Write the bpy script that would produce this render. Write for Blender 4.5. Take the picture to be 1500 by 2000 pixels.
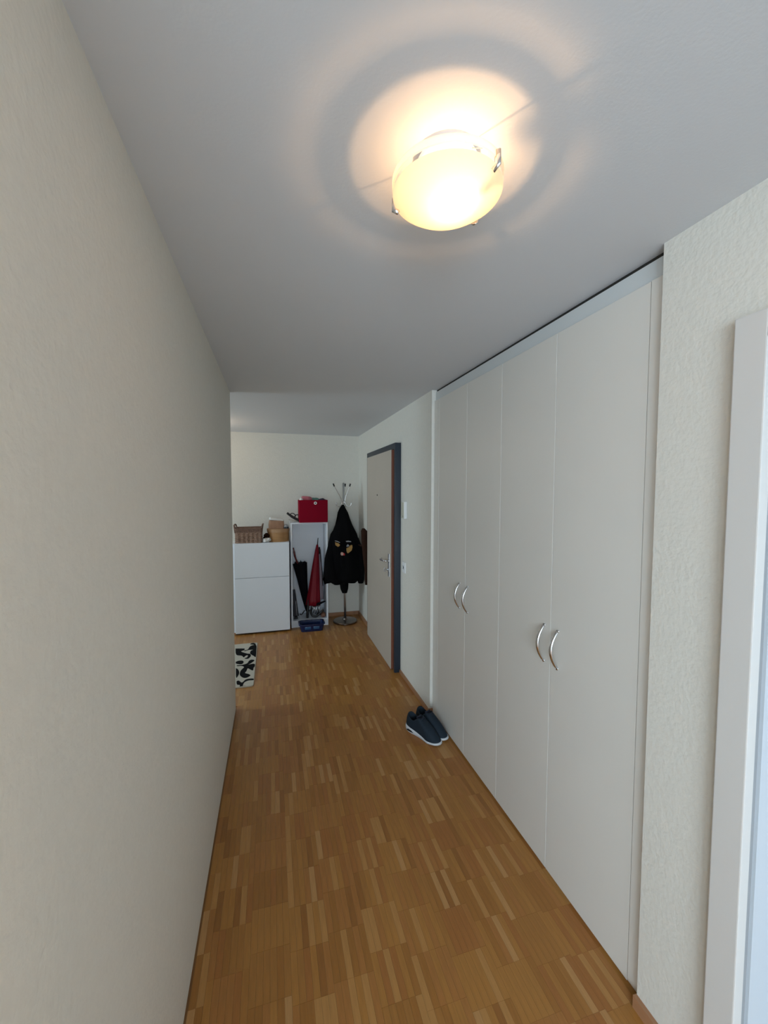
import bpy, bmesh, math, random
from mathutils import Vector, Matrix, noise
random.seed(7)
for o in list(bpy.data.objects): bpy.data.objects.remove(o)
S = bpy.context.scene; COL = S.collection
PI = math.pi
# ---------------------------------------------------------------- camera
FPX, YAW, PITCH, ROLL, HC = 780.0, 0.272627, -0.0523176, 0.0010275, 1.67257
cy, sy = math.cos(YAW), math.sin(YAW)
F0 = Vector((sy, cy, 0)); R0 = Vector((cy, -sy, 0)); U0 = Vector((0, 0, 1))
F2 = F0*math.cos(PITCH)+U0*math.sin(PITCH); U2 = U0*math.cos(PITCH)-F0*math.sin(PITCH)
R3 = R0*math.cos(ROLL)+U2*math.sin(ROLL); U3 = U2*math.cos(ROLL)-R0*math.sin(ROLL)
CP = Vector((0, 0, HC))
cd = bpy.data.cameras.new('camera'); cam = bpy.data.objects.new('camera', cd); COL.objects.link(cam)
cd.sensor_fit = 'VERTICAL'; cd.sensor_height = 36; cd.lens = FPX/2000*36; cd.clip_start = .02
M = Matrix((R3, U3, -F2)).transposed().to_4x4(); M.translation = CP; cam.matrix_world = M
S.camera = cam
def in_view(x, y, z, m=0):
    P = Vector((x, y, z))-CP; d = P.dot(F2)
    if d < .1: return False
    px = 750+FPX*P.dot(R3)/d; py = 1000-FPX*P.dot(U3)/d
    return -m < px < 1500+m and -m < py < 2000+m
# ---------------------------------------------------------------- world, lights, exposure
S.view_settings.view_transform = 'Standard'; S.view_settings.look = 'None'
S.view_settings.gamma = 1; S.view_settings.use_curve_mapping = False
S.view_settings.exposure = 0.17
W = bpy.data.worlds.new('sky'); S.world = W; W.use_nodes = True
bg = W.node_tree.nodes['Background']; bg.inputs[0].default_value = (.62, .78, 1, 1); bg.inputs[1].default_value = 1.2
def area(name, loc, direction, sx, sy_, power, col):
    l = bpy.data.lights.new(name, 'AREA'); l.shape = 'RECTANGLE'; l.size = sx; l.size_y = sy_
    l.energy = power; l.color = col
    o = bpy.data.objects.new(name, l); COL.objects.link(o); o.location = loc
    o.rotation_euler = Vector(direction).to_track_quat('-Z', 'Y').to_euler(); return o
area('daylight_back_window', (-1.4, -4.3, 1.45), (0, 1, 0), 2.5, 1.9, 172, (.69, .86, 1))
area('added_side_fill', (-3.25, -2.6, 1.4), (1, .25, 0), 2.2, 1.8, 45, (.72, .87, 1))  # added fill from the side, lightens the near walls; no window opening here
area('daylight_left_window', (-3.2, 3.9, 1.5), (1, .3, 0), 1.2, 1.4, 34, (.64, .85, 1))
# ---------------------------------------------------------------- materials
def lin(c):
    return tuple((v/255/12.92 if v/255 <= .04045 else ((v/255+.055)/1.055)**2.4) for v in c)
def mat(name, col, rough=.6, metal=0, bump=0, bscale=60, var=0, vscale=8, spec=.5, stretch=None, trans=None, bdist=.002, coat=0):
    m = bpy.data.materials.new(name); m.use_nodes = True; nt = m.node_tree; b = nt.nodes['Principled BSDF']
    b.inputs['Base Color'].default_value = (*col, 1); b.inputs['Roughness'].default_value = rough
    b.inputs['Metallic'].default_value = metal; b.inputs['Specular IOR Level'].default_value = spec
    if coat: b.inputs['Coat Weight'].default_value = coat; b.inputs['Coat Roughness'].default_value = .25
    tc = nt.nodes.new('ShaderNodeTexCoord'); mp = nt.nodes.new('ShaderNodeMapping')
    nt.links.new(tc.outputs['Object'], mp.inputs[0])
    if stretch: mp.inputs['Scale'].default_value = stretch
    if var or stretch:
        n = nt.nodes.new('ShaderNodeTexNoise'); n.inputs['Scale'].default_value = vscale; n.inputs['Detail'].default_value = 4
        nt.links.new(mp.outputs[0], n.inputs[0])
        r = nt.nodes.new('ShaderNodeMapRange'); r.inputs[1].default_value = .3; r.inputs[2].default_value = .7
        r.inputs[3].default_value = 1-var; r.inputs[4].default_value = 1+var; nt.links.new(n.outputs[0], r.inputs[0])
        x = nt.nodes.new('ShaderNodeVectorMath'); x.operation = 'SCALE'; x.inputs[0].default_value = col
        nt.links.new(r.outputs[0], x.inputs['Scale']); nt.links.new(x.outputs[0], b.inputs['Base Color'])
    if bump:
        n2 = nt.nodes.new('ShaderNodeTexNoise'); n2.inputs['Scale'].default_value = bscale; n2.inputs['Detail'].default_value = 3
        nt.links.new(tc.outputs['Object'], n2.inputs[0])
        bp = nt.nodes.new('ShaderNodeBump'); bp.inputs['Strength'].default_value = bump; bp.inputs['Distance'].default_value = bdist
        nt.links.new(n2.outputs[0], bp.inputs['Height']); nt.links.new(bp.outputs[0], b.inputs['Normal'])
    return m
PLASTER = mat('wall_plaster', (.76, .735, .665), .85, bump=.55, bscale=75, spec=.2, var=.015, vscale=40, bdist=.003)
CEIL = mat('ceiling_paint', (.725, .745, .77), .9, bump=.12, bscale=140, spec=.15)
LACQ = mat('wardrobe_laminate', (.765, .74, .685), .38, spec=.4, var=.01, vscale=3)
FASC = mat('fascia_paint', (.66, .69, .69), .45, spec=.4)
WHITE = mat('white_laminate', (.82, .86, .92), .4)
WHITE2 = mat('white_plastic', (.85, .86, .86), .35)
DARK = mat('dark_gap', (.02, .018, .015), .8)
BLUEFR = mat('blue_grey_steel_paint', (.020, .030, .046), .45, spec=.4)
DOORP = mat('beige_door_laminate', (.52, .46, .39), .5, spec=.35, var=.03, vscale=2)
WOODE = mat('red_brown_wood_edge', (.26, .085, .045), .5, var=.2, vscale=20, stretch=(1, 1, .1))
BASEW = mat('baseboard_wood', (.40, .20, .10), .5, var=.15, vscale=15, stretch=(1, .1, 1))
CHROME = mat('chrome', (.72, .73, .75), .16, 1)
STEEL = mat('brushed_steel', (.62, .64, .67), .28, 1)
BLACK = mat('black_plastic', (.012, .012, .013), .4)
CLOTHB = mat('black_knit', (.004, .004, .0045), .95, bump=.4, bscale=200, spec=.08)
CLOTHBR = mat('brown_fabric', (.035, .016, .010), .95, bump=.3, bscale=150, spec=.1)
UMBK = mat('black_nylon', (.004, .004, .007), .8, spec=.15)
UMRD = mat('red_nylon', (.20, .002, .012), .5, spec=.3)
UMPK = mat('mauve_nylon', (.33, .27, .31), .5)
REDBOX = mat('red_felt', (.245, .001, .016), .85, bump=.3, bscale=250, spec=.15)
BLUEPL = mat('blue_plastic', (.004, .014, .07), .25, spec=.6)
TAN = mat('tan_wood_veneer', (.42, .22, .085), .5, var=.12, vscale=8, stretch=(1, 1, 6))
TANL = mat('lid_veneer', (.46, .27, .14), .5, var=.1, vscale=8)
KRAFT = mat('kraft_paper', (.42, .24, .15), .8, var=.08, vscale=30)
WICK = mat('dark_wicker', (.17, .10, .072), .8, var=.35, vscale=60, bump=.6, bscale=120)
WICKL = mat('pale_wicker', (.27, .17, .12), .8, var=.3, vscale=70, bump=.6, bscale=120)
PAPER = mat('white_paper', (.78, .77, .74), .8, bump=.3, bscale=30)
PINK = mat('pink_cloth', (.55, .16, .20), .9, bump=.3, bscale=50)
TEAL = mat('teal_cloth', (.12, .26, .23), .9, bump=.3, bscale=50)
NAVYC = mat('dark_cloth', (.02, .02, .05), .9)
GREYC = mat('grey_plastic', (.33, .34, .35), .4)
SHOE = mat('navy_mesh_fabric', (.012, .022, .034), .75, bump=.4, bscale=300, spec=.3)
SHOEL = mat('shoe_lining', (.004, .004, .006), .9)
SOLE = mat('white_rubber', (.62, .65, .68), .5)
LACE = mat('navy_lace', (.01, .014, .03), .8)
RUGW = mat('cream_pile', (.56, .52, .44), .95, bump=.8, bscale=180, spec=.1, bdist=.004)
RUGB = mat('black_pile', (.008, .008, .009), .95, bump=.8, bscale=180, spec=.1, bdist=.004)
GOLD = mat('gold_print', (.42, .24, .07), .8)
PRED = mat('red_print', (.45, .03, .03), .8)
PPNK = mat('pale_print', (.6, .36, .3), .8)
woods = []
for i, c in enumerate([(.385, .172, .040), (.415, .190, .044), (.355, .152, .033), (.395, .170, .043), (.47, .235, .070), (.315, .130, .029), (.50, .265, .095), (.37, .150, .037)]):
    woods.append(mat('oak_strip_%s' % 'abcdefgh'[i], c, .36, spec=.45, var=.09, vscale=22, stretch=(6, .5, 1)))
WBASE = mat('parquet_underlay', (.28, .13, .042), .6)
# lampshade: frosted opal glass lit from inside by the bulb
def shade_mat():
    m = bpy.data.materials.new('frosted_opal_glass'); m.use_nodes = True; nt = m.node_tree; nt.nodes.clear()
    out = nt.nodes.new('ShaderNodeOutputMaterial')
    t = nt.nodes.new('ShaderNodeBsdfTranslucent'); t.inputs[0].default_value = (.97, .92, .84, 1)
    d = nt.nodes.new('ShaderNodeBsdfPrincipled'); d.inputs['Base Color'].default_value = (.85, .83, .78, 1); d.inputs['Roughness'].default_value = .3
    mx = nt.nodes.new('ShaderNodeMixShader'); mx.inputs[0].default_value = .2
    nt.links.new(t.outputs[0], mx.inputs[1]); nt.links.new(d.outputs[0], mx.inputs[2]); nt.links.new(mx.outputs[0], out.inputs[0])
    return m
OPAL = shade_mat()
def emis(name, col, s):
    m = bpy.data.materials.new(name); m.use_nodes = True; b = m.node_tree.nodes['Principled BSDF']
    b.inputs['Base Color'].default_value = (1, .9, .8, 1)
    b.inputs['Emission Color'].default_value = (*col, 1); b.inputs['Emission Strength'].default_value = s; return m
# ---------------------------------------------------------------- helpers
def new_obj(name, bm, m, parent=None, smooth=False, loc=None):
    me = bpy.data.meshes.new(name); bmesh.ops.recalc_face_normals(bm, faces=bm.faces[:]); bm.to_mesh(me); bm.free()
    for mm in (m if isinstance(m, (list, tuple)) else [m]): me.materials.append(mm)
    if smooth:
        for p in me.polygons: p.use_smooth = True
        if smooth == 'auto': me.set_sharp_from_angle(angle=math.radians(20))
    o = bpy.data.objects.new(name, me); COL.objects.link(o)
    if parent: o.parent = parent
    if loc: o.location = loc
    return o
def tag(o, label=None, cat=None, group=None, kind=None):
    for k, v in (('label', label), ('category', cat), ('group', group), ('kind', kind)):
        if v: o[k] = v
    return o
def thing(name, loc, label=None, cat=None, group=None, kind=None, rz=0):
    o = bpy.data.objects.new(name, None); COL.objects.link(o); o.location = loc; o.rotation_euler = (0, 0, rz); o.empty_display_size = .05
    return tag(o, label, cat, group, kind)
def box(bm, x0, x1, y0, y1, z0, z1, bev=0):
    vs = [bm.verts.new(p) for p in ((x0,y0,z0),(x1,y0,z0),(x1,y1,z0),(x0,y1,z0),(x0,y0,z1),(x1,y0,z1),(x1,y1,z1),(x0,y1,z1))]
    fs = [bm.faces.new([vs[i] for i in f]) for f in ((3,2,1,0),(4,5,6,7),(0,1,5,4),(1,2,6,5),(2,3,7,6),(3,0,4,7))]
    if bev:
        es = {e for f in fs for e in f.edges}
        bmesh.ops.bevel(bm, geom=list(es), offset=bev, segments=2, affect='EDGES', profile=.6)
    return fs
def boxo(name, m, parent, x0, x1, y0, y1, z0, z1, bev=0, off=(0,0,0)):
    bm = bmesh.new(); ox, oy, oz = off
    box(bm, x0-ox, x1-ox, y0-oy, y1-oy, z0-oz, z1-oz, bev); return new_obj(name, bm, m, parent)
def loft(bm, rings, cap0=True, cap1=True, closed=False):
    R = [[bm.verts.new(p) for p in r] for r in rings]; n = len(R[0])
    for a, b in zip(R, R[1:]+([R[0]] if closed else [])):
        for i in range(n):
            bm.faces.new((a[i], a[(i+1)%n], b[(i+1)%n], b[i]))
    if not closed:
        if cap0: bm.faces.new(R[0][::-1])
        if cap1: bm.faces.new(R[-1])
    return R
def tube(bm, pts, r, n=10, flat=1):
    pts = [Vector(p) for p in pts]; rings = []; up = None
    for i, p in enumerate(pts):
        t = (pts[min(i+1, len(pts)-1)]-pts[max(i-1, 0)]).normalized()
        if up is None: up = t.orthogonal().normalized()
        up = (up - t*up.dot(t)).normalized(); s = t.cross(up)
        rr = r[i] if isinstance(r, (list, tuple)) else r
        rings.append([p+up*math.cos(2*PI*k/n)*rr+s*math.sin(2*PI*k/n)*rr*flat for k in range(n)])
    loft(bm, rings)
def lathe(bm, prof, c=(0,0,0), n=48, cap0=True, cap1=True):
    rings = [[(c[0]+r*math.cos(2*PI*k/n), c[1]+r*math.sin(2*PI*k/n), c[2]+z) for k in range(n)] for r, z in prof]
    loft(bm, rings, cap0, cap1)
def cr(pts, k):   # Catmull-Rom resample
    pts = [Vector(p) for p in pts]; P = [pts[0]]+pts+[pts[-1]]; out = []
    for i in range(1, len(P)-2):
        for j in range(k):
            t = j/k; a, b, c, d = P[i-1:i+3]
            out.append(.5*((2*b)+(c-a)*t+(2*a-5*b+4*c-d)*t*t+(3*b-a-3*c+d)*t**3))
    out.append(pts[-1]); return out
def struct(name, m, boxes, label=None):
    bm = bmesh.new()
    for b in boxes: box(bm, *b)
    return tag(new_obj(name, bm, m), label, kind='structure')
# ---------------------------------------------------------------- room shell
XL, XR, XW, YC, YF, H = -.2913, 1.1188, 1.139, 3.1804, 5.265, 2.4
YB = -4.4
struct('ceiling', CEIL, [(-3.4, 3.2, YB-.2, YF+.2, H, H+.15)])
struct('wall_left', PLASTER, [(XL-.12, XL, .1, YC, 0, H), (-3.4, XL-.12, YC-.12, YC, 0, H), (-3.4, XL-.12, .1, .22, 0, H)])
YA, YE = .715, -.17           # near doorway opening in the right wall (far jamb, near jamb)
HD = 2.035                     # its height
struct('wall_right', PLASTER, [
    (XR, XR+.18, YA, .947, 0, H), (XR, XR+.18, YE, YA, HD, H), (XR, XR+.18, -.9, YE, 0, H),
    (XR+.62, XR+.74, .947, 2.72, 0, H), (XR+.18, XR+.74, .80, .947, 0, H), (XR+.18, XR+.74, 2.72, 2.86, 0, H),
    (XR, XR+.18, 2.72, 3.46, 0, H), (XR, XR+.18, 3.46, 4.52, 2.09, H), (XR, XR+.18, 4.52, YF+.1, 0, H),
    (XR+.18, 3.2, -.9, -.78, 0, H)])
struct('wall_far', PLASTER, [(-3.4, XR+.3, YF, YF+.15, 0, H)])
struct('wall_back', PLASTER, [(-3.4, -2.8, YB-.15, YB, 0, H), (0.0, 3.2, YB-.15, YB, 0, H), (-2.8, 0.0, YB-.15, YB, 0, .45), (-2.8, 0.0, YB-.15, YB, 2.3, H)])
struct('wall_side', PLASTER, [(-3.5, -3.35, YB, YF+.1, 0, H), (3.1, 3.25, YB, -.8, 0, H)])
bm = bmesh.new()
for b in ((-2.8, -2.74), (-1.43, -1.37), (-.06, 0)): box(bm, b[0], b[1], YB-.1, YB-.04, .45, 2.3)
box(bm, -2.74, -.06, YB-.1, YB-.04, .45, .51); box(bm, -2.74, -.06, YB-.1, YB-.04, 2.24, 2.3)
win = tag(new_obj('window_1', bm, WHITE2), kind='structure')
# ---------------------------------------------------------------- floor of parquet strips
floor = struct('floor', WBASE, [(-3.4, 3.2, YB-.1, YF+.1, -.12, -.004)])
SW_, SL = .0232, .158
def strip_shape(bm, x, y, w, l, z, mi=0):
    g = .00004; c = .00022
    v = [bm.verts.new(p) for p in ((x+g, y+g, -.004), (x+w-g, y+g, -.004), (x+w-g, y+l-g, -.004), (x+g, y+l-g, -.004),
         (x+c, y+c, z), (x+w-c, y+c, z), (x+w-c, y+l-c, z), (x+c, y+l-c, z))]
    for f in ((4,5,6,7), (0,1,5,4), (1,2,6,5), (2,3,7,6), (3,0,4,7)):
        bm.faces.new([v[i] for i in f]).material_index = mi
cand = []; x = -3.3; col = 0; X0 = -3.3
rowoff = {}
ncol = int((1.18+3.3)/SW_)
rnd = random.Random(3)
tone_base = {}
for c in range(ncol):
    xx = X0+c*SW_; g = c//6
    off = rowoff.setdefault(g, rnd.choice([0, .25, .5, .75])*SL + rnd.uniform(-.01, .01))
    y0 = .25 - off; j = 0
    while y0 < YF:
        y1 = y0+SL
        k = (g, j)
        if k not in tone_base: tone_base[k] = (rnd.choice([0, 0, 1, 2, 3, 7]), rnd.random())
        tb, plain = tone_base[k]
        if rnd.random() < (.8 if plain < .22 else .35): t = tb
        else: t = rnd.choice([0, 1, 1, 2, 3, 3, 4, 4, 5, 6, 7])
        xm = xx+SW_/2
        if (xm > XL-.02 or y0 > YC-.15):
            yb = max(y0, .25); ye = min(y1, YF+.02)
            cand.append((xx, yb, ye-yb, t))
        y0 = y1; j += 1
cand = [c for c in cand if c[2] > .02 and (c[0] > XL-.01 or c[1] > YC-.01)]
full = [c for c in cand if abs(c[2]-SL) < 1e-4 and c[0] < XW and c[0] > XL-.005 and in_view(c[0]+SW_/2, c[1]+SL/2, 0)]
full.sort(key=lambda c: (Vector((c[0], c[1], 0))-CP).length)
chosen = set(full[:300])
shared = []
for i in range(8):
    b = bmesh.new(); strip_shape(b, -SW_/2, -SL/2, SW_, SL, 0)
    me = bpy.data.meshes.new('parquet_strip'); bmesh.ops.recalc_face_normals(b, faces=b.faces[:]); b.to_mesh(me); b.free(); me.materials.append(woods[i]); shared.append(me)
bm = bmesh.new()
for c in cand:
    if c in chosen:
        o = bpy.data.objects.new('parquet_strip', shared[c[3]]); COL.objects.link(o); o.parent = floor
        o.location = (c[0]+SW_/2, c[1]+SL/2, rnd.uniform(-.0002, .0001))
    else: strip_shape(bm, c[0], c[1], SW_, c[2], rnd.uniform(-.0002, .0001), c[3])
far = new_obj('far_parquet', bm, woods, floor); tag(far, kind='stuff')
# pale sheet added behind the camera to bounce neutral light onto the ceiling
bm = bmesh.new(); box(bm, -2.9, 2.8, YB+.1, -1.0, 0, .012); new_obj('bounce_sheet', bm, mat('pale_bounce', (.60, .63, .66), .95), floor)
# room behind the camera: plain boards
bm = bmesh.new()
yb = YB
while yb < .25-.01:
    ye = min(yb+.9, .25)
    xx = -3.35
    while xx < 3.1: strip_shape(bm, xx, yb, .139, ye-yb, 0, rnd.choice([0, 1, 2, 3])); xx += .139
    yb = ye
tag(new_obj('near_parquet', bm, woods, floor), kind='stuff')
# baseboards
def baseb(name, boxes):
    bm = bmesh.new()
    for b in boxes: box(bm, *b)
    return tag(new_obj(name, bm, BASEW), kind='structure')
baseb('baseboard_right', [(XR-.014, XR, .78, .949, 0, .042), (XR-.010, XR+.022, 2.71, 2.722, 0, .042), (XR-.012, XR, 2.722, 3.43, 0, .03)])
baseb('baseboard_far', [(-3.2, XR, YF-.014, YF, 0, .045), (XR-.014, XR, 4.58, YF-.014, 0, .045)])
# ---------------------------------------------------------------- built-in wardrobe
wd = thing('built_in_wardrobe', (XW, 1.86, 0), 'tall cream built-in wardrobe with four doors recessed into the right wall', 'wardrobe')
OW = (XW, 1.86, 0)
boxo('carcass', LACQ, wd, XW+.022, XW+.58, .957, 2.71, .02, 2.37, off=OW)
boxo('plinth', LACQ, wd, XW+.012, XW+.022, .957, 2.715, 0, .05, off=OW)
boxo('fascia', FASC, wd, XW+.010, XW+.024, .949, 2.717, 2.325, 2.385, off=OW)
boxo('gap_shade_strip', DARK, wd, XW+.018, XW+.03, .949, 2.717, 2.385, 2.3995, off=OW)  # near-black strip, stands in for the shade in the gap under the ceiling
boxo('filler_strip', LACQ, wd, XW-.002, XW+.018, .950, 1.000, .022, 2.322, .0015, off=OW)
boxo('filler_strip', LACQ, wd, XW, XW+.018, 2.632, 2.717, .012, 2.322, .0015, off=OW)
door_y = [(1.003, 1.424), (1.4262, 1.832), (1.8342, 2.213), (2.2152, 2.630)]
hy = [1.378, 1.465, 2.178, 2.285]
for (a, b), h in zip(door_y, hy):
    d = boxo('door', LACQ, wd, XW, XW+.018, a, b, .012, 2.322, .0017, off=OW)
    bm = bmesh.new(); pts = []
    for i in range(25):
        t = i/24; pts.append((XW-.001-.034*math.sin(PI*t)**.8 - OW[0], h-OW[1], .932+.158*t))
    tube(bm, pts, [.0035+.0012*math.sin(PI*i/24) for i in range(25)], 10, flat=1.5)
    for z in (.932, 1.09):
        tube(bm, [(XW+.002-OW[0], h-OW[1], z), (XW-.004-OW[0], h-OW[1], z)], .0065, 12)
    tag(new_obj('handle', bm, CHROME, d, True), 'chrome bow handle')
# ---------------------------------------------------------------- near doorway on the right (frame only, leaf closed deep in the reveal)
d2 = thing('door_2', (XR, .3, 0), 'pale grey door frame at the right edge of the corridor', None, kind='structure')
o2 = (XR, .3, 0)
XC = 1.094
bm = bmesh.new()
box(bm, XC-o2[0], XR+.006-o2[0], .662-o2[1], .732-o2[1], 0, 2.092, .003)
box(bm, XC-o2[0], XR+.006-o2[0], YE-.055-o2[1], .662-o2[1], 2.027, 2.092, .003)
box(bm, XC-o2[0], XR+.006-o2[0], YE-.06-o2[1], YE+.01-o2[1], 0, 2.027, .003)
new_obj('casing', bm, mat('casing_paint', (.70, .68, .65), .45), d2)
bm = bmesh.new()
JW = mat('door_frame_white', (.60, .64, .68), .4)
box(bm, 1.116-o2[0], 1.30-o2[0], .680-o2[1], .72-o2[1], 0, HD)
box(bm, 1.150-o2[0], 1.30-o2[0], .664-o2[1], .682-o2[1], 0, HD-.01)
box(bm, 1.116-o2[0], 1.30-o2[0], YE-.01-o2[1], .68-o2[1], 2.027, HD+.03)
box(bm, 1.116-o2[0], 1.30-o2[0], YE-.01-o2[1], YE+.02-o2[1], 0, 2.027)
new_obj('jamb', bm, JW, d2)
boxo('rubber_seal', GREYC, d2, 1.138, 1.150, .672, .681, 0, 2.02, off=o2)
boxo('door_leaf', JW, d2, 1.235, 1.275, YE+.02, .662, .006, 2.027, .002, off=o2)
# ---------------------------------------------------------------- entrance door
d1 = thing('door_1', (XR, 4.0, 0), 'beige flat entrance door in a dark blue steel frame at the end of the corridor', None, kind='structure')
o1 = (XR, 4.0, 0)
bm = bmesh.new()
box(bm, 1.063-o1[0], 1.25-o1[0], 3.436-o1[1], 3.466-o1[1], 0, 2.106, .002)
box(bm, 1.063-o1[0], 1.25-o1[0], 4.50-o1[1], 4.535-o1[1], 0, 2.106, .002)
box(bm, 1.063-o1[0], 1.25-o1[0], 3.466-o1[1], 4.50-o1[1], 2.052, 2.106, .002)
box(bm, 1.105-o1[0], 1.25-o1[0], 3.466-o1[1], 3.52-o1[1], 0, 2.052)
box(bm, 1.105-o1[0], 1.25-o1[0], 4.48-o1[1], 4.50-o1[1], 0, 2.052)
new_obj('steel_frame', bm, BLUEFR, d1, 'auto')
dl = boxo('door_leaf', DOORP, d1, 1.050, 1.054, 3.518, 4.470, .004, 2.050, off=o1)
boxo('wooden_edge', WOODE, dl, 1.054, 1.092, 3.5185, 4.4695, .004, 2.049, off=o1)
boxo('handle_plate', STEEL, dl, 1.043, 1.050, 3.553, 3.590, .868, 1.085, .002, off=o1)
bm = bmesh.new()
tube(bm, cr([(1.045-o1[0], 3.572-4, 1.018), (1.012-o1[0], 3.572-4, 1.018), (1.002-o1[0], 3.59-4, 1.018), (1.0-o1[0], 3.66-4, 1.016), (1.0-o1[0], 3.70-4, 1.014), (1.015-o1[0], 3.712-4, 1.022)], 6), .009, 10)
tag(new_obj('lever_handle', bm, CHROME, dl, True), 'chrome lever handle')
bm = bmesh.new()
tube(bm, [(1.046-o1[0], 3.575-4, .935), (1.028-o1[0], 3.575-4, .935)], .011, 14)
tube(bm, [(1.03-o1[0], 3.575-4, .935), (1.012-o1[0], 3.575-4, .935)], .004, 8)
tube(bm, [(1.014-o1[0], 3.575-4, .935+.013), (1.006-o1[0], 3.577-4, .935+.016), (1.0-o1[0], 3.58-4, .935), (1.006-o1[0], 3.577-4, .935-.016), (1.014-o1[0], 3.575-4, .935-.013)], .0045, 8)
new_obj('key_and_cylinder', bm, STEEL, dl, True)
bm = bmesh.new(); tube(bm, [(1.052-o1[0], 4.013-4, 1.631), (1.046-o1[0], 4.013-4, 1.631)], .008, 14)
new_obj('peephole', bm, BLACK, dl, True)
# intercom box, socket
ic = thing('intercom_box', (XR, 3.3, 1.5), 'small white wall box mounted beside the entrance door frame', 'intercom')
boxo('housing', WHITE2, ic, 1.092, XR, 3.262, 3.335, 1.432, 1.582, .003, off=(XR, 3.3, 1.5))
boxo('front_cover', mat('cream_plastic', (.55, .53, .43), .5), ic, 1.088, 1.093, 3.268, 3.329, 1.436, 1.578, .001, off=(XR, 3.3, 1.5))
bm = bmesh.new(); tube(bm, [(1.089-XR, -.018, -.045), (1.0865-XR, -.018, -.045)], .004, 10); new_obj('button', bm, BLACK, ic)
so = thing('wall_socket', (XR, 3.32, 1.0), 'white plastic wall socket low beside the entrance door frame', 'socket')
boxo('cover_plate', WHITE2, so, 1.108, XR, 3.284, 3.362, .952, 1.045, .003, off=(XR, 3.32, 1.0))
bm = bmesh.new(); lathe(bm, [(.021, 0), (.021, .004), (.017, .004), (.017, -.003)], n=24)
bmesh.ops.rotate(bm, verts=bm.verts[:], matrix=Matrix.Rotation(-PI/2, 3, 'Y')); bmesh.ops.translate(bm, verts=bm.verts[:], vec=(1.108-XR, 0, 0))
new_obj('socket_ring', bm, WHITE2, so, True)
# ---------------------------------------------------------------- ceiling lamp
LC = Vector((.378, .842, H)); LR = .120
lamp = thing('ceiling_lamp', LC, 'round frosted glass ceiling lamp glowing warm yellow', 'lamp')
bm = bmesh.new(); lathe(bm, [(.001, 0), (.060, 0), (.066, -.012), (.062, -.016), (.001, -.016)]); new_obj('base_plate', bm, WHITE2, lamp, 'auto')
# rim ring, a clear slot below it, then the opal dish
bm = bmesh.new(); rings = []
for r_, z_ in ((LR-.004, -.049), (LR, -.049), (LR, -.064), (LR-.004, -.064)):
    rings.append([(r_*math.cos(2*PI*k/64), r_*math.sin(2*PI*k/64), z_) for k in range(64)])
loft(bm, rings, closed=True); new_obj('rim_ring', bm, OPAL, lamp, 'auto')
bm = bmesh.new(); prof = []
for i in range(15):
    a = i/14*PI/2; prof.append(((LR-.001)*math.cos(a) if i < 14 else .0008, -.077-.046*(1-math.cos(a)**2)))
prof2 = [(max(r-.0025, .0006), z+.0025) for r, z in prof]
lathe(bm, prof+prof2[::-1], n=64, cap0=False, cap1=False)
new_obj('glass_shade', bm, OPAL, lamp, True)
for a in (143, 31, 300):
    a = math.radians(a); bm = bmesh.new()
    ux, uy = math.cos(a), math.sin(a)
    tube(bm, [(ux*.062, uy*.062, -.014), (ux*(LR-.001), uy*(LR-.001), -.047)], .0011, 6)
    tube(bm, [(ux*(LR+.002), uy*(LR+.002), -.052), (ux*(LR+.003), uy*(LR+.003), -.080), (ux*(LR-.008), uy*(LR-.008), -.086)], .0030, 8, flat=2.2)
    new_obj('clip', bm, CHROME, lamp, True)
BX, BY, BZ = .004, -.028, -.112
bm = bmesh.new(); tube(bm, [(BX+.052, BY-.034, -.076), (BX+.026, BY-.017, -.095)], .010, 14); new_obj('bulb_socket', bm, WHITE2, lamp, True)
bl = bpy.data.lights.new('bulb', 'POINT'); bl.energy = 1.6; bl.color = (1, .58, .28); bl.shadow_soft_size = .008
bo = bpy.data.objects.new('bulb', bl); COL.objects.link(bo); bo.location = (BX, BY, BZ); bo.parent = lamp
l3 = bpy.data.lights.new('added_warm_fill', 'POINT'); l3.energy = 75; l3.color = (1, .72, .46); l3.shadow_soft_size = .12  # added warm fill behind the camera, unseen, warms the left wall
l3o = bpy.data.objects.new('added_warm_fill', l3); COL.objects.link(l3o); l3o.location = (2.0, -1.7, 2.0)
# second lamp of the same kind round the corner of the left wall, out of sight
l2 = bpy.data.lights.new('side_lamp', 'POINT'); l2.energy = 3.5; l2.color = (1, .74, .5); l2.shadow_soft_size = .08
l2o = bpy.data.objects.new('side_lamp', l2); COL.objects.link(l2o); l2o.location = (-.75, 4.5, 2.2)
# ---------------------------------------------------------------- white cabinet
cb = thing('white_cabinet', (-.13, 4.82, 0), 'low white cabinet with two flap doors against the far wall', 'cabinet'); oc = (-.13, 4.82, 0)
boxo('body', WHITE, cb, -.452, .186, 4.838, 5.245, .03, 1.068, .002, off=oc)
boxo('base', DARK, cb, -.43, .17, 4.86, 5.22, 0, .03, off=oc)
boxo('flap_door', WHITE, cb, -.428, .184, 4.82, 4.837, .668, 1.064, .002, off=oc)
boxo('flap_door', WHITE, cb, -.428, .184, 4.82, 4.837, .022, .664, .002, off=oc)
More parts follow.
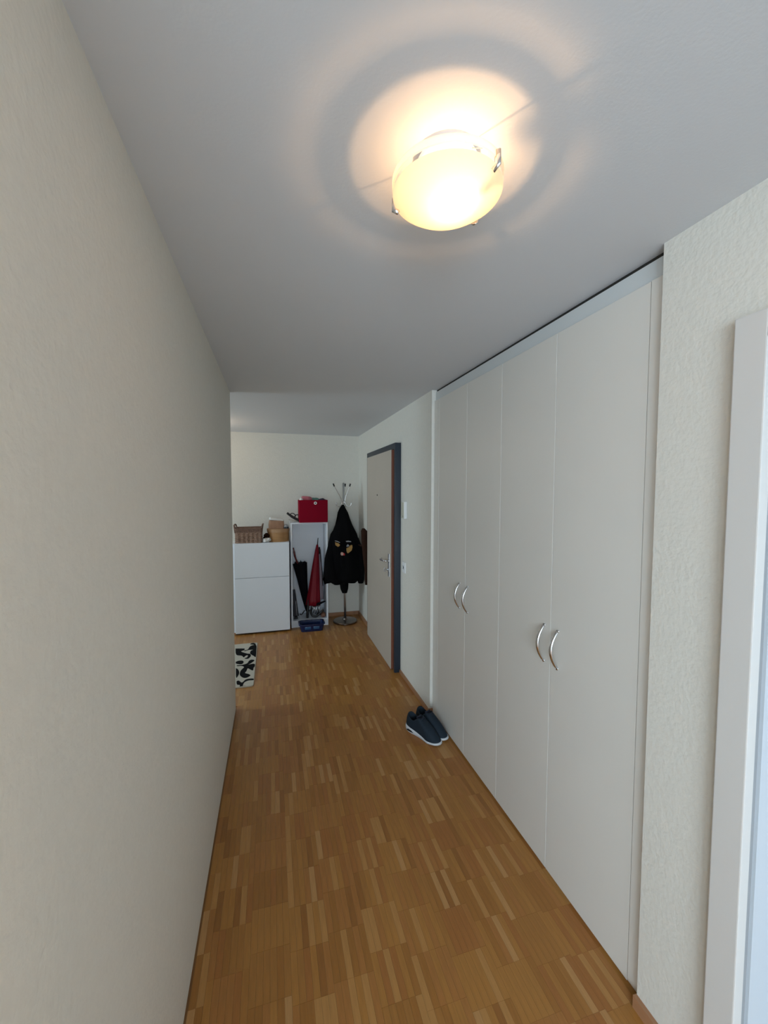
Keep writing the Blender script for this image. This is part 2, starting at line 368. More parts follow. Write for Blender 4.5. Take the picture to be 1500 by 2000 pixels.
# wicker basket on it
bk = thing('wicker_basket', (-.27, 4.96, 1.068), 'brown woven rectangular basket with raised corner ends on the white cabinet', 'basket')
bw, bd, bh = .145, .11, .17
bm = bmesh.new()
def rrect(hx, hy, r, n=5):
    o = []
    for cx_, cy_, a0 in ((hx-r, hy-r, 0), (-hx+r, hy-r, 90), (-hx+r, -hy+r, 180), (hx-r, -hy+r, 270)):
        for i in range(n+1):
            a = math.radians(a0+90*i/n); o.append((cx_+r*math.cos(a), cy_+r*math.sin(a)))
    return o
rings = []
for z, s in ((0, .95), (bh*.5, 1), (bh, 1.02), (bh, .96), (.01, .9)):
    rings.append([(x*s, y*s, z) for x, y in rrect(bw, bd, .02)])
loft(bm, rings); new_obj('woven_wall', bm, WICKL, bk)
for z in (.012, .036, .060, .084, .108):
    bm = bmesh.new(); pts = []
    base = rrect(bw*1.01, bd*1.01, .02, 3)
    per = [Vector((*p, 0)) for p in base]; per.append(per[0]); res = []
    for a, b in zip(per, per[1:]):
        m_ = max(1, int((b-a).length/.012))
        for i in range(m_): res.append(a.lerp(b, i/m_))
    k = 0
    rr = [[], [], [], []]
    rings = []
    for i, q in enumerate(res):
        n_ = q.normalized(); off = .003*(1 if (i//2) % 2 else -1)
        c_ = q+n_*off; rings.append([c_+Vector((0, 0, z+.010)), c_+n_*.003+Vector((0, 0, z)), c_+Vector((0, 0, z-.010)), c_-n_*.003+Vector((0, 0, z))])
    loft(bm, rings, closed=True); new_obj('woven_band', bm, WICKL, bk)
bm = bmesh.new(); loft(bm, [[(x*s, y*s, z) for x, y in rrect(bw, bd, .02)] for z, s in ((.128, 1.03), (.170, 1.06), (.176, 1.03), (.17, .97), (.128, .97))], closed=True)
new_obj('dark_rim', bm, WICK, bk)
for sx in (-1, 1):
    bm = bmesh.new()
    tube(bm, cr([(sx*bw*.98, -bd*.9, .165), (sx*bw*1.08, -bd*.85, .205), (sx*bw*1.08, bd*.85, .205), (sx*bw*.98, bd*.9, .165)], 5), .009, 8)
    tube(bm, [(sx*bw*1.0, -bd*.9, .12), (sx*bw*1.08, -bd*.9, .212)], .010, 8)
    new_obj('end_handle', bm, WICK, bk, True)
# round box, packet, cloth etc
rb = thing('round_wooden_box', (.065, 5.0, 1.068), 'round tan wooden box with a lid on the white cabinet beside the tall shelf', 'box')
bm = bmesh.new(); lathe(bm, [(.124, 0), (.127, .01), (.127, .12), (.01, .12)]); new_obj('drum', bm, TAN, rb, 'auto')
bm = bmesh.new(); lathe(bm, [(.132, .112), (.134, .15), (.130, .154), (.005, .155)]); new_obj('lid', bm, TANL, rb, 'auto')
pk = thing('paper_packet', (.04, 4.96, 1.223), 'brown kraft paper packet with white paper top on the round wooden box', 'packet', rz=.12)
bm = bmesh.new(); loft(bm, [[(x*s+dx, y*s, z) for x, y in rrect(.083, .05, .012, 3)] for z, s, dx in ((0, 1, 0), (.04, 1.05, .002), (.098, .98, .004))]); new_obj('bag', bm, KRAFT, pk, 'auto')
bm = bmesh.new(); loft(bm, [[(x*s+.004, y*s, z+(-.12*x)+.003*math.sin(40*x)) for x, y in rrect(.08, .05, .012, 6)] for z, s in ((.099, 1), (.114, 1.02), (.124, .9))]); new_obj('white_top_sheet', bm, PAPER, pk, 'auto')
bm = bmesh.new(); bmesh.ops.create_icosphere(bm, subdivisions=3, radius=.03)
for v in bm.verts: v.co.z = max(v.co.z, -.004)
w_ = thing('dome_tin', (.155, 4.94, 1.233), 'small grey domed tin with a black base beside the paper packet', 'tin')
new_obj('dome', bm, GREYC, w_, True, (0, 0, .012))
bm = bmesh.new(); lathe(bm, [(.032, -.01), (.032, .009), (.001, .009)], n=24); new_obj('base', bm, BLACK, w_, 'auto')
def blob(bm, c, r, seed, amp=.35, fl=1.0, sub=3, cut=None):
    s = len(bm.verts); g = bmesh.ops.create_icosphere(bm, subdivisions=sub, radius=1)
    for v in g['verts']:
        n_ = noise.noise(v.co*1.7+Vector((seed, 0, 0)))+.5*noise.noise(v.co*4+Vector((0, seed, 0)))
        v.co = Vector((v.co.x*r[0], v.co.y*r[1], v.co.z*r[2]))*(1+amp*n_)+Vector(c)
        if cut is not None: v.co.z = max(v.co.z, cut)
wt = thing('crumpled_tissue', (-.085, 4.88, 1.068), 'crumpled white tissue lying between basket and round box', 'tissue')
bm = bmesh.new(); blob(bm, (0, 0, .025), (.042, .03, .024), 3, .5, cut=0); blob(bm, (.035, 0, .032), (.03, .022, .02), 6, .5, cut=0); new_obj('paper', bm, PAPER, wt, True)
dg = thing('dark_glove', (-.06, 4.95, 1.068), 'crumpled dark brown glove behind the white tissue', 'glove')
bm = bmesh.new(); blob(bm, (0, 0, .05), (.05, .03, .05), 9, .4, cut=0); new_obj('palm', bm, CLOTHBR, dg, True)
for k in range(3):
    bm = bmesh.new(); tube(bm, cr([(-.02+.02*k, -.01, .07), (-.03+.02*k, -.03, .085), (-.03+.025*k, -.045, .075)], 4), .009, 8); new_obj('finger', bm, CLOTHBR, dg, True)
# ---------------------------------------------------------------- tall open shelf
sx0, sx1, sy0, sy1, sh = .206, .655, 4.925, 5.245, 1.291
sf = thing('tall_open_shelf', (.43, 4.93, 0), 'tall narrow white open shelf unit full of umbrellas', 'shelf'); osf = (.43, 4.93, 0)
boxo('side_panel', WHITE, sf, sx0, sx0+.018, sy0, sy1, 0, sh-.018, off=osf)
boxo('side_panel', WHITE, sf, sx1-.018, sx1, sy0, sy1, 0, sh-.018, off=osf)
boxo('top_panel', WHITE, sf, sx0, sx1, sy0, sy1, sh-.018, sh, off=osf)
boxo('bottom_shelf', WHITE, sf, sx0+.018, sx1-.018, sy0+.002, sy1, .068, .084, off=osf)
boxo('kickboard', WHITE, sf, sx0+.018, sx1-.018, sy0+.004, sy0+.02, 0, .068, off=osf)
boxo('back_panel', WHITE, sf, sx0+.018, sx1-.018, sy1-.008, sy1, .084, sh-.018, off=osf)
# red felt box with things in it
rx0, rx1, rz = .305, .655, sh
bx = thing('red_storage_box', (.48, 5.0, rz), 'bright red felt storage box with an eyelet on top of the tall shelf', 'box')
bm = bmesh.new(); hw, hd, hh = .172, .12, .272
loft(bm, [[(x*s, y*s, z) for x, y in rrect(hw, hd, .008, 3)] for z, s in ((0, .985), (.03, 1), (hh, 1), (hh, .972), (.012, .95))])
new_obj('felt_body', bm, REDBOX, bx, 'auto')
bm = bmesh.new(); rings = []
for r_, z_ in ((.008, 0), (.008, .004), (.017, .005), (.019, 0)): rings.append([(r_*math.cos(2*PI*k/24), r_*math.sin(2*PI*k/24), z_) for k in range(24)])
loft(bm, rings, closed=True); bmesh.ops.rotate(bm, verts=bm.verts[:], matrix=Matrix.Rotation(PI/2, 3, 'X'))
bmesh.ops.translate(bm, verts=bm.verts[:], vec=(.022, -hd-.001, .235)); tag(new_obj('eyelet', bm, WHITE2, bx, True), 'white metal eyelet')
bm = bmesh.new(); lathe(bm, [(.0075, 0), (.0075, .001)], n=16); bmesh.ops.rotate(bm, verts=bm.verts[:], matrix=Matrix.Rotation(PI/2, 3, 'X')); bmesh.ops.translate(bm, verts=bm.verts[:], vec=(.022, -hd-.0005, .235)); new_obj('eyelet_hole', bm, BLACK, bx)
for nm, m_, c_, r_, sd, lb in (('pink_scarf', PINK, (.40, 5.0, 1.55), (.075, .075, .042), 2, 'folded pink scarf sticking out of the red box'),
        ('teal_scarf', TEAL, (.505, 5.02, 1.548), (.07, .07, .034), 5, 'greenish teal scarf in the middle of the red box'),
        ('white_napkin', PAPER, (.335, 4.93, 1.552), (.022, .03, .032), 8, 'white napkin at the left corner of the red box'),
        ('dark_beanie', NAVYC, (.59, 4.99, 1.545), (.055, .06, .028), 11, 'dark navy beanie at the right end of the red box')):
    bm = bmesh.new(); blob(bm, (0, 0, 0), r_, sd, .3); tag(new_obj(nm, bm, m_, None, True, (c_[0], c_[1], c_[2]+(.02 if 'pink' in nm else .008))), lb, nm.split('_')[1])
# black strap bundle & white paper left of the red box
st = thing('black_sunglasses', (.27, 5.02, sh), 'black sunglasses lying beside the red box on the tall shelf', 'sunglasses')
st.scale = (1.18, 1.18, 1.18)
bm = bmesh.new()
def ell(c, a, b, ang, n=20):
    return [(c[0]+a*math.cos(2*PI*k/n)*math.cos(ang)-b*math.sin(2*PI*k/n)*math.sin(ang), c[1], c[2]+a*math.cos(2*PI*k/n)*math.sin(ang)+b*math.sin(2*PI*k/n)*math.cos(ang)) for k in range(n+1)]
tube(bm, ell((-.025, -.02, .072), .027, .018, -.5), .0045, 6); tube(bm, ell((.022, -.03, .052), .030, .024, -.5), .005, 6)
new_obj('frame', bm, BLACK, st, True)
for dy in (0, .03):
    bm = bmesh.new(); tube(bm, cr([(-.085, -.05+dy, .098), (-.04, -.05+dy, .062), (.01, -.05+dy, .032), (.055, -.04+dy, .014)], 5), [.011]*5+[.013]*8+[.015]*3, 8); new_obj('temple_arm', bm, BLACK, st, True)
pp = bmesh.new()
loft(pp, [[(-.06, -.05, z+.028), (.055, -.06, z), (.06, .05, z+.003), (-.05, .06, z+.03)] for z in (0, .003)])
tag(new_obj('folded_paper', pp, PAPER, None, False, (.245, 5.0, sh+.001)), 'folded white sheet of paper under the black sunglasses', 'paper')
# ---------------------------------------------------------------- umbrellas
def furled(bm, pts, rad, n=24, lob=8, amp=.16, fl=1):
    rings = []; pts = [Vector(p) for p in pts]
    for i, p in enumerate(pts):
        t = (pts[min(i+1, len(pts)-1)]-pts[max(i-1, 0)]).normalized(); u = t.orthogonal().normalized()
        u = Vector((1, 0, 0))-t*t.x; u.normalize(); s = t.cross(u)
        rings.append([p+(u*math.cos(2*PI*k/n)+s*math.sin(2*PI*k/n)*fl)*rad[i]*(1+amp*math.cos(lob*2*PI*k/n+i*.15)) for k in range(n)])
    loft(bm, rings)
def umb(name, label, tip, top, w_tip, w_top, m_, handle=None, shaft=.004, ragged=.0):
    """tip: ferrule end of the canopy, top: open hem end"""
    root = thing(name, tip, label, 'umbrella'); T = Vector(tip)
    tip = Vector((0, 0, 0)); top = Vector(top)-T; N = 12
    bm = bmesh.new(); pts = [tip.lerp(top, i/N) for i in range(N+1)]
    rad = [w_tip+(w_top-w_tip)*(i/N)**.9 for i in range(N+1)]
    furled(bm, pts, rad); o = new_obj('canopy', bm, m_, root, True)
    return root, T, top
# black one: hem up, tip down
r, T, top = umb('black_umbrella', 'furled black umbrella standing tip down in the tall shelf', (.412, 5.15, .13), (.327, 5.145, .755), .014, .080, UMBK)
bm = bmesh.new(); tube(bm, [(0, 0, 0), Vector((.42, 5.15, .09))-T], [.006, .005], 8); new_obj('ferrule', bm, STEEL, r, True)
for k in range(6):
    a = 2*PI*k/6+.3; bm = bmesh.new(); tube(bm, [top+Vector((math.cos(a)*.055, math.sin(a)*.045, -.03)), top+Vector((math.cos(a)*.066, math.sin(a)*.05, .028))], [.018, .002], 6); new_obj('canopy_corner', bm, UMBK, r)
bm = bmesh.new(); tube(bm, cr([top+Vector((-.02, 0, -.02)), Vector((.268, 5.09, .84))-T, Vector((.254, 5.085, .91))-T, Vector((.245, 5.08, .965))-T], 4), [.011]*5+[.013]*4+[.008]*4, 8); tag(new_obj('handle', bm, mat('red_brown_handle', (.13, .02, .02), .4), r, True), 'dark red handle')
# red one: tip up
r, T, top = umb('red_umbrella', 'furled bright red umbrella leaning tip up in the tall shelf', (.545, 5.11, .99), (.478, 5.02, .24), .010, .086, UMRD)
bm = bmesh.new(); tube(bm, [(0, 0, -.02), (.012, .012, .085)], [.007, .004], 8); new_obj('ferrule', bm, BLACK, r, True)
bm = bmesh.new(); tube(bm, cr([top+Vector((0, 0, .03)), Vector((.455, 5.0, .20))-T, Vector((.452, 4.995, .15))-T, Vector((.47, 4.985, .112))-T, Vector((.515, 4.975, .112))-T, Vector((.53, 4.97, .15))-T], 5), .011, 8); new_obj('crook_handle', bm, BLACK, r, True)
for k in range(7):
    a = 2*PI*k/7; b_ = top+Vector((math.cos(a)*.05, math.sin(a)*.045, .01)); bm = bmesh.new(); tube(bm, [b_, b_+Vector((math.cos(a)*.01, math.sin(a)*.01, -.05))], [.006, .003], 6); new_obj('rib_tip', bm, STEEL, r, True)
# mauve one at right
r, T, top = umb('mauve_umbrella', 'pale mauve furled umbrella behind the red one against the shelf side', (.578, 5.165, .92), (.572, 5.09, .29), .014, .045, UMPK)
bm = bmesh.new(); tube(bm, [(0, -.01, -.06), (-.002, -.006, .03)], [.017, .010], 8); new_obj('cap', bm, BLACK, r, True)
bm = bmesh.new(); tube(bm, [(0, -.015, 0), (.025, -.045, -.30), (.032, -.085, -.46)], [.005, .009, .005], 8); new_obj('strap', bm, BLACK, r, True)
bm = bmesh.new(); tube(bm, cr([top+Vector((0, 0, .02)), Vector((.56, 5.06, .25))-T, Vector((.545, 5.04, .14))-T, Vector((.565, 5.03, .112))-T, Vector((.60, 5.03, .135))-T], 5), .010, 8); new_obj('crook_handle', bm, BLACK, r, True)
# grey short one at left bottom
r, T, top = umb('folding_umbrella', 'short dark grey folded umbrella standing in the left bottom corner of the shelf', (.245, 5.1, .43), (.262, 5.0, .12), .012, .034, mat('dark_grey_nylon', (.03, .03, .042), .6))
bm = bmesh.new(); tube(bm, [top, Vector((.265, 4.99, .088))-T], [.02, .024], 10); new_obj('handle', bm, BLACK, r, True)
bm = bmesh.new(); tube(bm, [top+Vector((.0, -.03, .20)), top+Vector((.012, -.034, .02))], .004, 6); new_obj('wrist_strap', bm, GREYC, r, True)
# compact tripod-like folded frame at right bottom: open compact umbrella frame
r = thing('compact_umbrella', (.52, 4.99, .3), 'small black compact umbrella with bare metal ribs lying at the shelf bottom', 'umbrella'); T = Vector((.52, 4.99, .3))
bm = bmesh.new(); tube(bm, [Vector((.47, 4.955, .245))-T, Vector((.545, 4.95, .27))-T, Vector((.625, 4.945, .30))-T], [.012, .016, .009], 8); new_obj('folded_canopy', bm, UMBK, r, True)
for q0, q1 in (((.49, 4.955, .24), (.478, 4.955, .16)), ((.515, 4.955, .25), (.50, 4.955, .14)), ((.545, 4.955, .25), (.54, 4.955, .15))):
    bm = bmesh.new(); tube(bm, [Vector(q0)-T, Vector(q1)-T], .007, 6); new_obj('rib', bm, STEEL, r, True)
bm = bmesh.new(); tube(bm, cr([Vector((.43, 4.96, .2))-T, Vector((.46, 4.955, .125))-T, Vector((.51, 4.95, .115))-T, Vector((.555, 4.95, .15))-T, Vector((.60, 4.96, .185))-T], 4), .013, 8); new_obj('grip', bm, BLACK, r, True)
r = thing('black_stick_handle', (.40, 4.98, .095), 'black cane handle standing upright at the middle of the shelf bottom', 'walking cane')
bm = bmesh.new(); tube(bm, [(0, 0, 0), (.004, .0, .06), (.012, .004, .15), (.016, .01, .22)], [.017, .018, .013, .008], 10); new_obj('grip', bm, BLACK, r, True)
bm = bmesh.new(); tube(bm, cr([(-.03, -.01, .10), (-.07, -.012, .05), (-.09, -.012, .06)], 4), .007, 8); new_obj('side_loop', bm, BLACK, r, True)
bm = bmesh.new(); blob(bm, (0, 0, .03), (.03, .03, .035), 4, .3, cut=0); tag(new_obj('wood_shoe_horn', bm, mat('brown_leather', (.22, .10, .06), .6), None, True, (.598, 4.985, .084)), 'small brown leather pouch in the right bottom corner of the shelf', 'pouch')
bpy.data.objects['wood_shoe_horn'].name = 'leather_pouch'
# ---------------------------------------------------------------- blue crate
cr_ = thing('blue_crate', (.437, 4.815, 0), 'dark blue plastic tray on the floor in front of the tall shelf', 'crate')
bm = bmesh.new()
loft(bm, [[(x*s, y*s*.95, z) for x, y in rrect(.148, .095, .035, 5)] for z, s in ((0, .86), (.012, .88), (.085, .99), (.085, .94), (.02, .84))])
new_obj('tub', bm, BLUEPL, cr_, 'auto')
bm = bmesh.new(); loft(bm, [[(x*s, y*s*.95, z) for x, y in rrect(.148, .095, .035, 5)] for z, s in ((.080, 1.0), (.080, 1.05), (.090, 1.05), (.090, .95))], closed=True); new_obj('rim', bm, BLUEPL, cr_, 'auto')
for sx in (-.05, .05):
    bm = bmesh.new(); box(bm, sx-.035, sx+.035, -.089, -.082, .030, .062, .003); new_obj('embossed_panel', bm, mat('blue_glossy', (.02, .09, .22), .15), cr_, 'auto')
# ---------------------------------------------------------------- coat stand
CX, CY = .878, 4.985
cs = thing('coat_stand', (CX, CY, 0), 'chrome coat stand with round base in the far right corner', 'coat stand')
bm = bmesh.new(); lathe(bm, [(.148, 0), (.152, .006), (.152, .020), (.146, .026), (.03, .036), (.024, .05), (.001, .05)]); tag(new_obj('round_base', bm, mat('dark_chrome', (.20, .17, .155), .2, 1), cs, 'auto'), 'dark polished round base')
TX = -.014
bm = bmesh.new(); tube(bm, [(0, 0, .04), (TX*.3, 0, .5), (TX, 0, 1.775)], .013, 16); new_obj('pole', bm, STEEL, cs, True)
for a, l in ((195, .13), (-30, .085), (60, .06)):
    a = math.radians(a); ux, uy = math.cos(a), math.sin(a)
    bm = bmesh.new(); tube(bm, cr([(TX+ux*.01, uy*.01, 1.52), (TX+ux*l*.35, uy*l*.35, 1.60), (TX+ux*l, uy*l, 1.745)], 5), .004, 8); h_ = new_obj('upper_hook', bm, CHROME, cs, True)
    bm = bmesh.new(); tube(bm, [(TX+ux*l*.96, uy*l*.96, 1.73), (TX+ux*l*1.08, uy*l*1.08, 1.765)], [.009, .009], 10); tag(new_obj('hook_tip', bm, BLACK, h_, True), 'black knob on the hook end')
for a in (185, -15, 80, 275):
    a = math.radians(a); ux, uy = math.cos(a), math.sin(a)
    bm = bmesh.new(); tube(bm, cr([(TX+ux*.01, uy*.01, 1.55), (TX+ux*.03, uy*.03, 1.50), (TX+ux*.06, uy*.06, 1.478), (TX+ux*.09, uy*.09, 1.495), (TX+ux*.098, uy*.098, 1.53)], 5), .0042, 8); new_obj('lower_hook', bm, CHROME, cs, True)
# ---------------------------------------------------------------- hoodie hanging on the stand
def px3(x, y, Y):
    d = F2+R3*((x-750)/FPX)-U3*((y-1000)/FPX); t = (Y-CP.y)/d.y; return CP+d*t
hd_ = thing('black_hoodie', (.86, 4.93, 1.5), 'black hooded jacket with gold print hanging on the coat stand', 'jacket'); HO = Vector((.86, 4.93, 1.5))
prof = [(986, 669.5, 673), (992, 665, 676), (1001, 661, 681), (1013, 659, 685), (1026, 656, 690), (1036, 652, 695), (1044, 647, 699), (1062, 641, 704), (1080, 638, 708), (1098, 635, 711), (1116, 632, 712), (1130, 631, 709), (1137, 634, 702)]
rings = []; n = 48
for i, (py, xl, xr) in enumerate(prof):
    A = px3(xl, py, 4.90); B = px3(xr, py, 4.90); c_ = (A+B)/2; hx = (B-A).length/2
    dp = min(.125, .01+hx*.55)
    t_ = i/(len(prof)-1); ring = []
    for k in range(n):
        a = 2*PI*k/n; f_ = 1+.07*t_*math.sin(5*a+.8)+.05*t_*math.sin(9*a+t_*2)
        x_ = c_.x+hx*math.cos(a)*(1 if abs(math.cos(a)) > .8 else f_); y_ = 4.955+.02*t_+dp*math.sin(a)*f_
        z_ = c_.z+(.018*math.sin(3*a+1) if i == len(prof)-1 else 0)
        if x_ < .69 and z_ < 1.3: y_ = min(y_, 4.914)
        ring.append(Vector((min(x_, 1.108), y_, z_))-HO)
    rings.append(ring)
bm = bmesh.new(); loft(bm, rings); new_obj('body', bm, CLOTHB, hd_, True)
def sleeve(cen, nm='sleeve', m_=CLOTHB, par=hd_, O=HO, fl=.7):
    rings = []
    for i, (py, xl, xr, Y) in enumerate(cen):
        A = px3(xl, py, Y); B = px3(xr, py, Y); c_ = (A+B)/2; hx = (B-A).length/2
        q_ = [Vector((min(c_.x+hx*math.cos(2*PI*k/16), 1.108), Y+hx*fl*math.sin(2*PI*k/16), c_.z)) for k in range(16)]
        for v_ in q_:
            if v_.x < .69: v_.y = min(v_.y, 4.916)
        rings.append([v_-O for v_ in q_])
    bm = bmesh.new(); loft(bm, rings); return new_obj(nm, bm, m_, par, True)
sleeve([(1060, 655, 672, 4.90), (1100, 660, 680, 4.89), (1135, 663, 681, 4.91), (1150, 665, 680, 4.92), (1158, 668.5, 678, 4.92)])
sleeve([(1050, 690, 700, 4.90), (1080, 696, 712, 4.90), (1115, 698, 715, 4.91), (1132, 697.5, 713, 4.92), (1139, 700, 709, 4.92)])
sleeve([(1045, 646, 656, 4.93), (1090, 634, 655, 4.9), (1125, 632, 660, 4.9), (1137, 645, 667, 4.91), (1142, 653, 664, 4.92)], 'front_panel')
# print on the chest: flat patches just proud of the cloth
def patch(pts, m_, nm='printed_patch', lab=None, Y=4.80):
    P = [px3(x, y, Y)-HO for x, y in pts]; bm = bmesh.new()
    loft(bm, [[p for p in P], [p+Vector((0, .045, 0)) for p in P]]); o = new_obj(nm, bm, m_, hd_)
    if lab: o['label'] = lab
c2 = lambda L: [(640+x/15.39, 1020+y/15.39) for x, y in L]
patch(c2([(235, 610), (260, 620), (330, 635), (372, 680), (350, 720), (305, 738), (250, 700)]), GOLD, lab='gold leaf shaped patch')
patch(c2([(228, 560), (290, 568), (370, 605), (365, 620), (290, 590), (235, 575)]), GREYC)
patch(c2([(560, 575), (640, 565), (710, 580), (700, 598), (630, 592), (570, 598)]), GREYC)
patch(c2([(580, 790), (640, 760), (690, 705), (740, 690), (745, 760), (720, 850), (660, 900), (605, 935), (585, 890)]), GOLD, lab='gold leaf shaped patch')
patch(c2([(575, 735), (600, 690), (620, 670), (645, 705), (640, 735), (610, 715), (590, 742)]), GREYC)
patch(c2([(405, 960), (415, 925), (450, 910), (475, 925), (478, 970), (455, 1000), (415, 1000)]), PPNK)
patch(c2([(476, 925), (500, 930), (520, 960), (510, 1000), (480, 1000), (470, 975)]), PRED)
# brown garment behind, between stand and wall
bj = thing('brown_jacket', (1.06, 5.02, 1.2), 'dark brown jacket hanging between the black hooded jacket and the entrance door', 'jacket'); BO = Vector((1.06, 5.02, 1.2))
sleeve([(1032, 707, 712, 4.72), (1037, 705, 717, 4.72), (1060, 706, 718, 4.72), (1090, 709, 718, 4.72), (1115, 712, 718.5, 4.72), (1142, 713, 718.5, 4.72)], 'body', CLOTHBR, bj, BO, .9)
bm = bmesh.new(); tube(bm, cr([Vector((1.045, 4.76, 1.0))-BO, Vector((1.03, 4.90, 1.0))-BO, Vector((.98, 5.07, 1.0))-BO, Vector((.90, 5.07, 1.25))-BO, Vector((.88, 5.0, 1.47))-BO], 5), .008, 6); new_obj('hanging_loop', bm, CLOTHBR, bj, True)
# ---------------------------------------------------------------- rug
rg = thing('patterned_rug', (-.53, 4.02, 0), 'cream rug with black leaf pattern lying beyond the left wall corner', 'rug'); RO = Vector((-.53, 4.02, 0))
bm = bmesh.new()
loft(bm, [[(x*s, y*s, z) for x, y in rrect(.355, .505, .025, 4)] for z, s in ((0.0005, 1), (.009, 1.0), (.012, .99))]); new_obj('pile', bm, RUGW, rg, 'auto')
def fpx(x, y, z):
    d = F2+R3*((x-750)/FPX)-U3*((y-1000)/FPX); t = (z-CP.z)/d.z; return CP+d*t
def leaf(pts, dx=0, dy=0):
    P = []
    for x, y in pts:
        q = fpx(440+x/7.5, 1220+y/7.5, .012)-RO
        P.append(Vector((max(min(q.x+dx, .348), -.348), max(min(q.y+dy, .498), -.498), 0)))
    P = cr(P+[P[0]], 3)[:-1]
    bm = bmesh.new(); loft(bm, [[(p.x, p.y, z) for p in P] for z in (.011, .0135)]); new_obj('black_motif', bm, RUGB, rg)
Ls = [[(365, 290), (380, 275), (420, 270), (445, 285), (440, 298), (400, 292)],
      [(270, 382), (330, 365), (370, 315), (450, 300), (460, 370), (462, 470), (420, 460), (365, 425), (375, 385), (410, 368), (340, 372), (290, 388)],
      [(150, 352), (275, 352), (278, 372), (230, 395), (320, 425), (365, 430), (372, 465), (330, 500), (280, 495), (320, 480), (330, 450), (300, 455), (270, 480), (240, 455), (160, 440)],
      [(155, 545), (200, 530), (255, 530), (268, 555), (235, 580), (160, 572)],
      [(165, 598), (250, 590), (320, 568), (345, 535), (380, 515), (428, 522), (400, 548), (360, 575), (330, 590), (400, 575), (445, 580), (440, 615), (415, 630), (405, 670), (370, 660), (330, 640), (310, 680), (290, 710), (340, 725), (368, 745), (320, 775), (270, 780), (225, 755), (212, 720), (230, 670), (275, 625), (240, 605), (180, 608)],
      [(155, 640), (185, 655), (205, 700), (190, 745), (160, 775)],
      [(165, 830), (200, 822), (245, 850), (300, 805), (370, 792), (430, 792), (420, 812), (340, 818), (280, 845), (258, 885), (260, 910), (298, 918), (250, 938), (205, 935), (215, 885), (170, 875)]]
for L in Ls: leaf(L)
for dx in (-.235, -.47):
    for L in Ls[1:3]+Ls[4:5]+Ls[6:]: leaf(L, dx, 0)
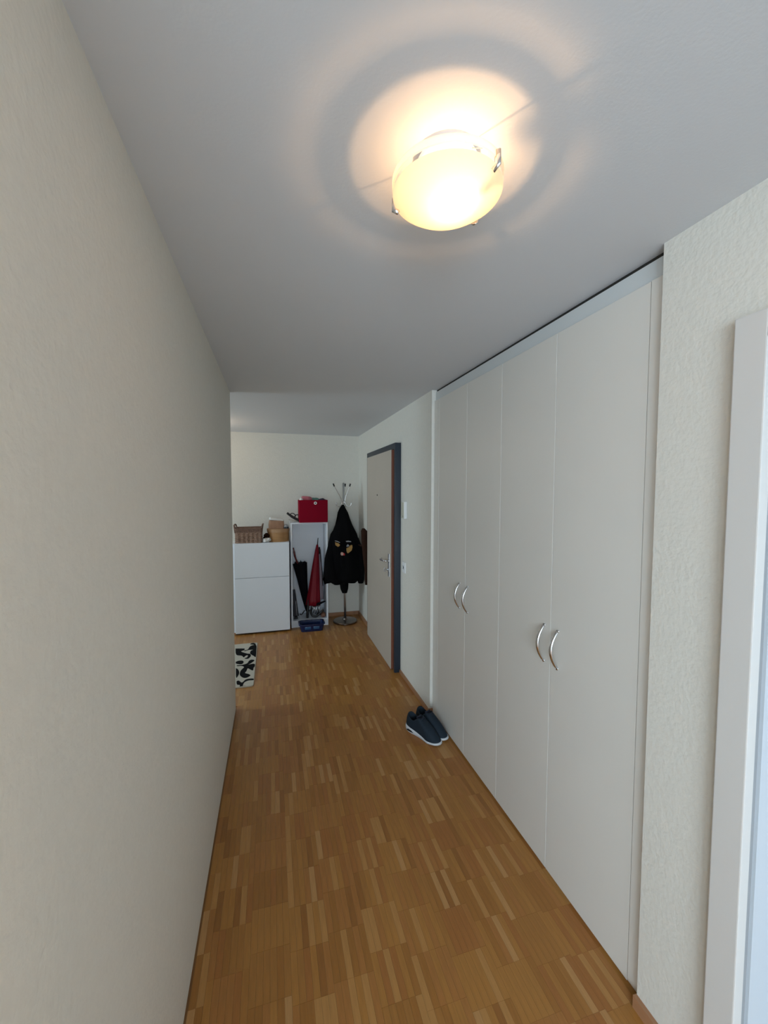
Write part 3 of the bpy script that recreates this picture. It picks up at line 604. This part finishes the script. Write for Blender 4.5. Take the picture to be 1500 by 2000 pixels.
# ---------------------------------------------------------------- sneakers
def foot(t):     # outline of a left-ish shoe, t in 0..1 around; heel at y=0, toe at y=.285
    pass
OUT = [(0, 0), (.030, .010), (.040, .05), (.038, .11), (.043, .17), (.051, .215), (.044, .258), (.022, .282), (-.005, .286), (-.032, .268), (-.047, .225), (-.046, .17), (-.036, .11), (-.038, .05), (-.030, .010)]
COLR = [(0, .010), (.023, .018), (.033, .045), (.035, .075), (.034, .100), (.030, .118), (.020, .128), (.010, .132), (0, .134), (-.010, .132), (-.020, .128), (-.029, .116), (-.034, .08), (-.033, .045), (-.023, .018)]
def shoe(name, loc, rz, label):
    root = thing(name, loc, label, 'shoe', 'pair of navy sneakers', rz=rz)
    n0 = len(OUT)
    def dense(L, z=0): return [Vector((p.x, p.y, 0)) for p in cr([(x, y, 0) for x, y in L+[L[0]]], 4)[:-1]]
    O_ = dense(OUT); C_ = dense(COLR)
    def soleh(y): return .046-.15*max(0, min(y, .2))+ (.0 if y < .2 else (y-.2)*.06)
    # sole
    def ring(f, zf): return [(p.x*f, .14+(p.y-.14)*f, zf(p.y)) for p in O_]
    bm = bmesh.new()
    loft(bm, [ring(.93, lambda y: .0+max(0, y-.22)*.12), ring(1.0, lambda y: .006+max(0, y-.22)*.10), ring(1.04, lambda y: soleh(y)*.55), ring(1.02, lambda y: soleh(y)), ring(.95, lambda y: soleh(y)+.002)])
    new_obj('sole', bm, SOLE, root, True)
    # dark slot in the heel of the sole, both sides
    for s in (-1, 1):
        bm = bmesh.new()
        L = [(.022, .016), (.04, .026), (.065, .024), (.085, .013), (.06, .011), (.035, .011)]
        xo = lambda y: .0405*s
        loft(bm, [[(s*(.0385), y, z) for y, z in L], [(s*(.0418), y, z) for y, z in L]]); new_obj('air_window', bm, SHOEL, root)
    # upper
    def topz(y): return .118-.026*math.sin(min(1, max(0, (y-.01)/.11))*PI) + (.004 if y > .1 else 0)
    rings = []; K = 12
    for k in range(K+1):
        t = k/K; v = .42*(1-(1-t)**3.2)+.58*t; r_ = []
        for p, c in zip(O_, C_):
            q = p.lerp(c, t if p.y > .15 else t**1.3); z0 = soleh(p.y)-.003; z1 = topz(c.y)
            r_.append((q.x*.99, q.y, z0+(z1-z0)*v))
        rings.append(r_)
    # padded collar rolls inward and down
    for f, dz in ((.93, .004), (.84, 0), (.80, -.012), (.95, -.06)):
        rings.append([(c.x*f, .068+(c.y-.068)*f, topz(c.y)+dz) for c in C_])
    bm = bmesh.new(); loft(bm, rings); nr = len(O_)
    for f in bm.faces:
        if f.calc_center_median().z > 0 and all(abs(v.co.x) < .03 for v in f.verts) and .02 < f.calc_center_median().y < .12 and f.index < 0: pass
    up = new_obj('upper', bm, SHOE, root, True)
    bm = bmesh.new(); bm.faces.new([bm.verts.new((c.x*.92, .068+(c.y-.068)*.92, topz(c.y)-.05)) for c in C_]); new_obj('insole', bm, SHOEL, root)
    # tongue
    bm = bmesh.new(); box(bm, -.024, .024, .116, .124, .08, .126, .003)
    for v in bm.verts: v.co.y -= (v.co.z-.07)*.35
    new_obj('tongue', bm, LACE, root, 'auto')
    # laces
    for j in range(5):
        yy = .135+j*.016; zz = .122-.0115*j-.0004*j*j
        bm = bmesh.new(); tube(bm, cr([(-.024, yy+.002, zz-.009), (-.01, yy, zz+.001), (.01, yy+.002, zz+.001), (.024, yy, zz-.009)], 4), .0032, 6, flat=1.4); new_obj('lace', bm, LACE, root, True)
    bm = bmesh.new(); tube(bm, ell((0, 0, 0), .001, .001, 0, 4), .001, 4); bm.free()
    for s in (-1, 1):
        bm = bmesh.new(); L = [(s*.036, .052, .062), (s*.0335, .062, .078), (s*.031, .070, .084), (s*.033, .066, .070)]
        tube(bm, L, .0022, 6); new_obj('logo_stripe', bm, GREYC, root, True)
    return root
ang = math.atan2(2.361-2.607, 1.03-.893)-PI/2
s1 = shoe('sneaker', (.905, 2.60, 0), ang, 'navy blue sneaker with white sole, the one farther from the wardrobe')
s2 = shoe('sneaker', (.996, 2.650, 0), ang-.12, 'navy blue sneaker with white sole, the one touching the wardrobe base')
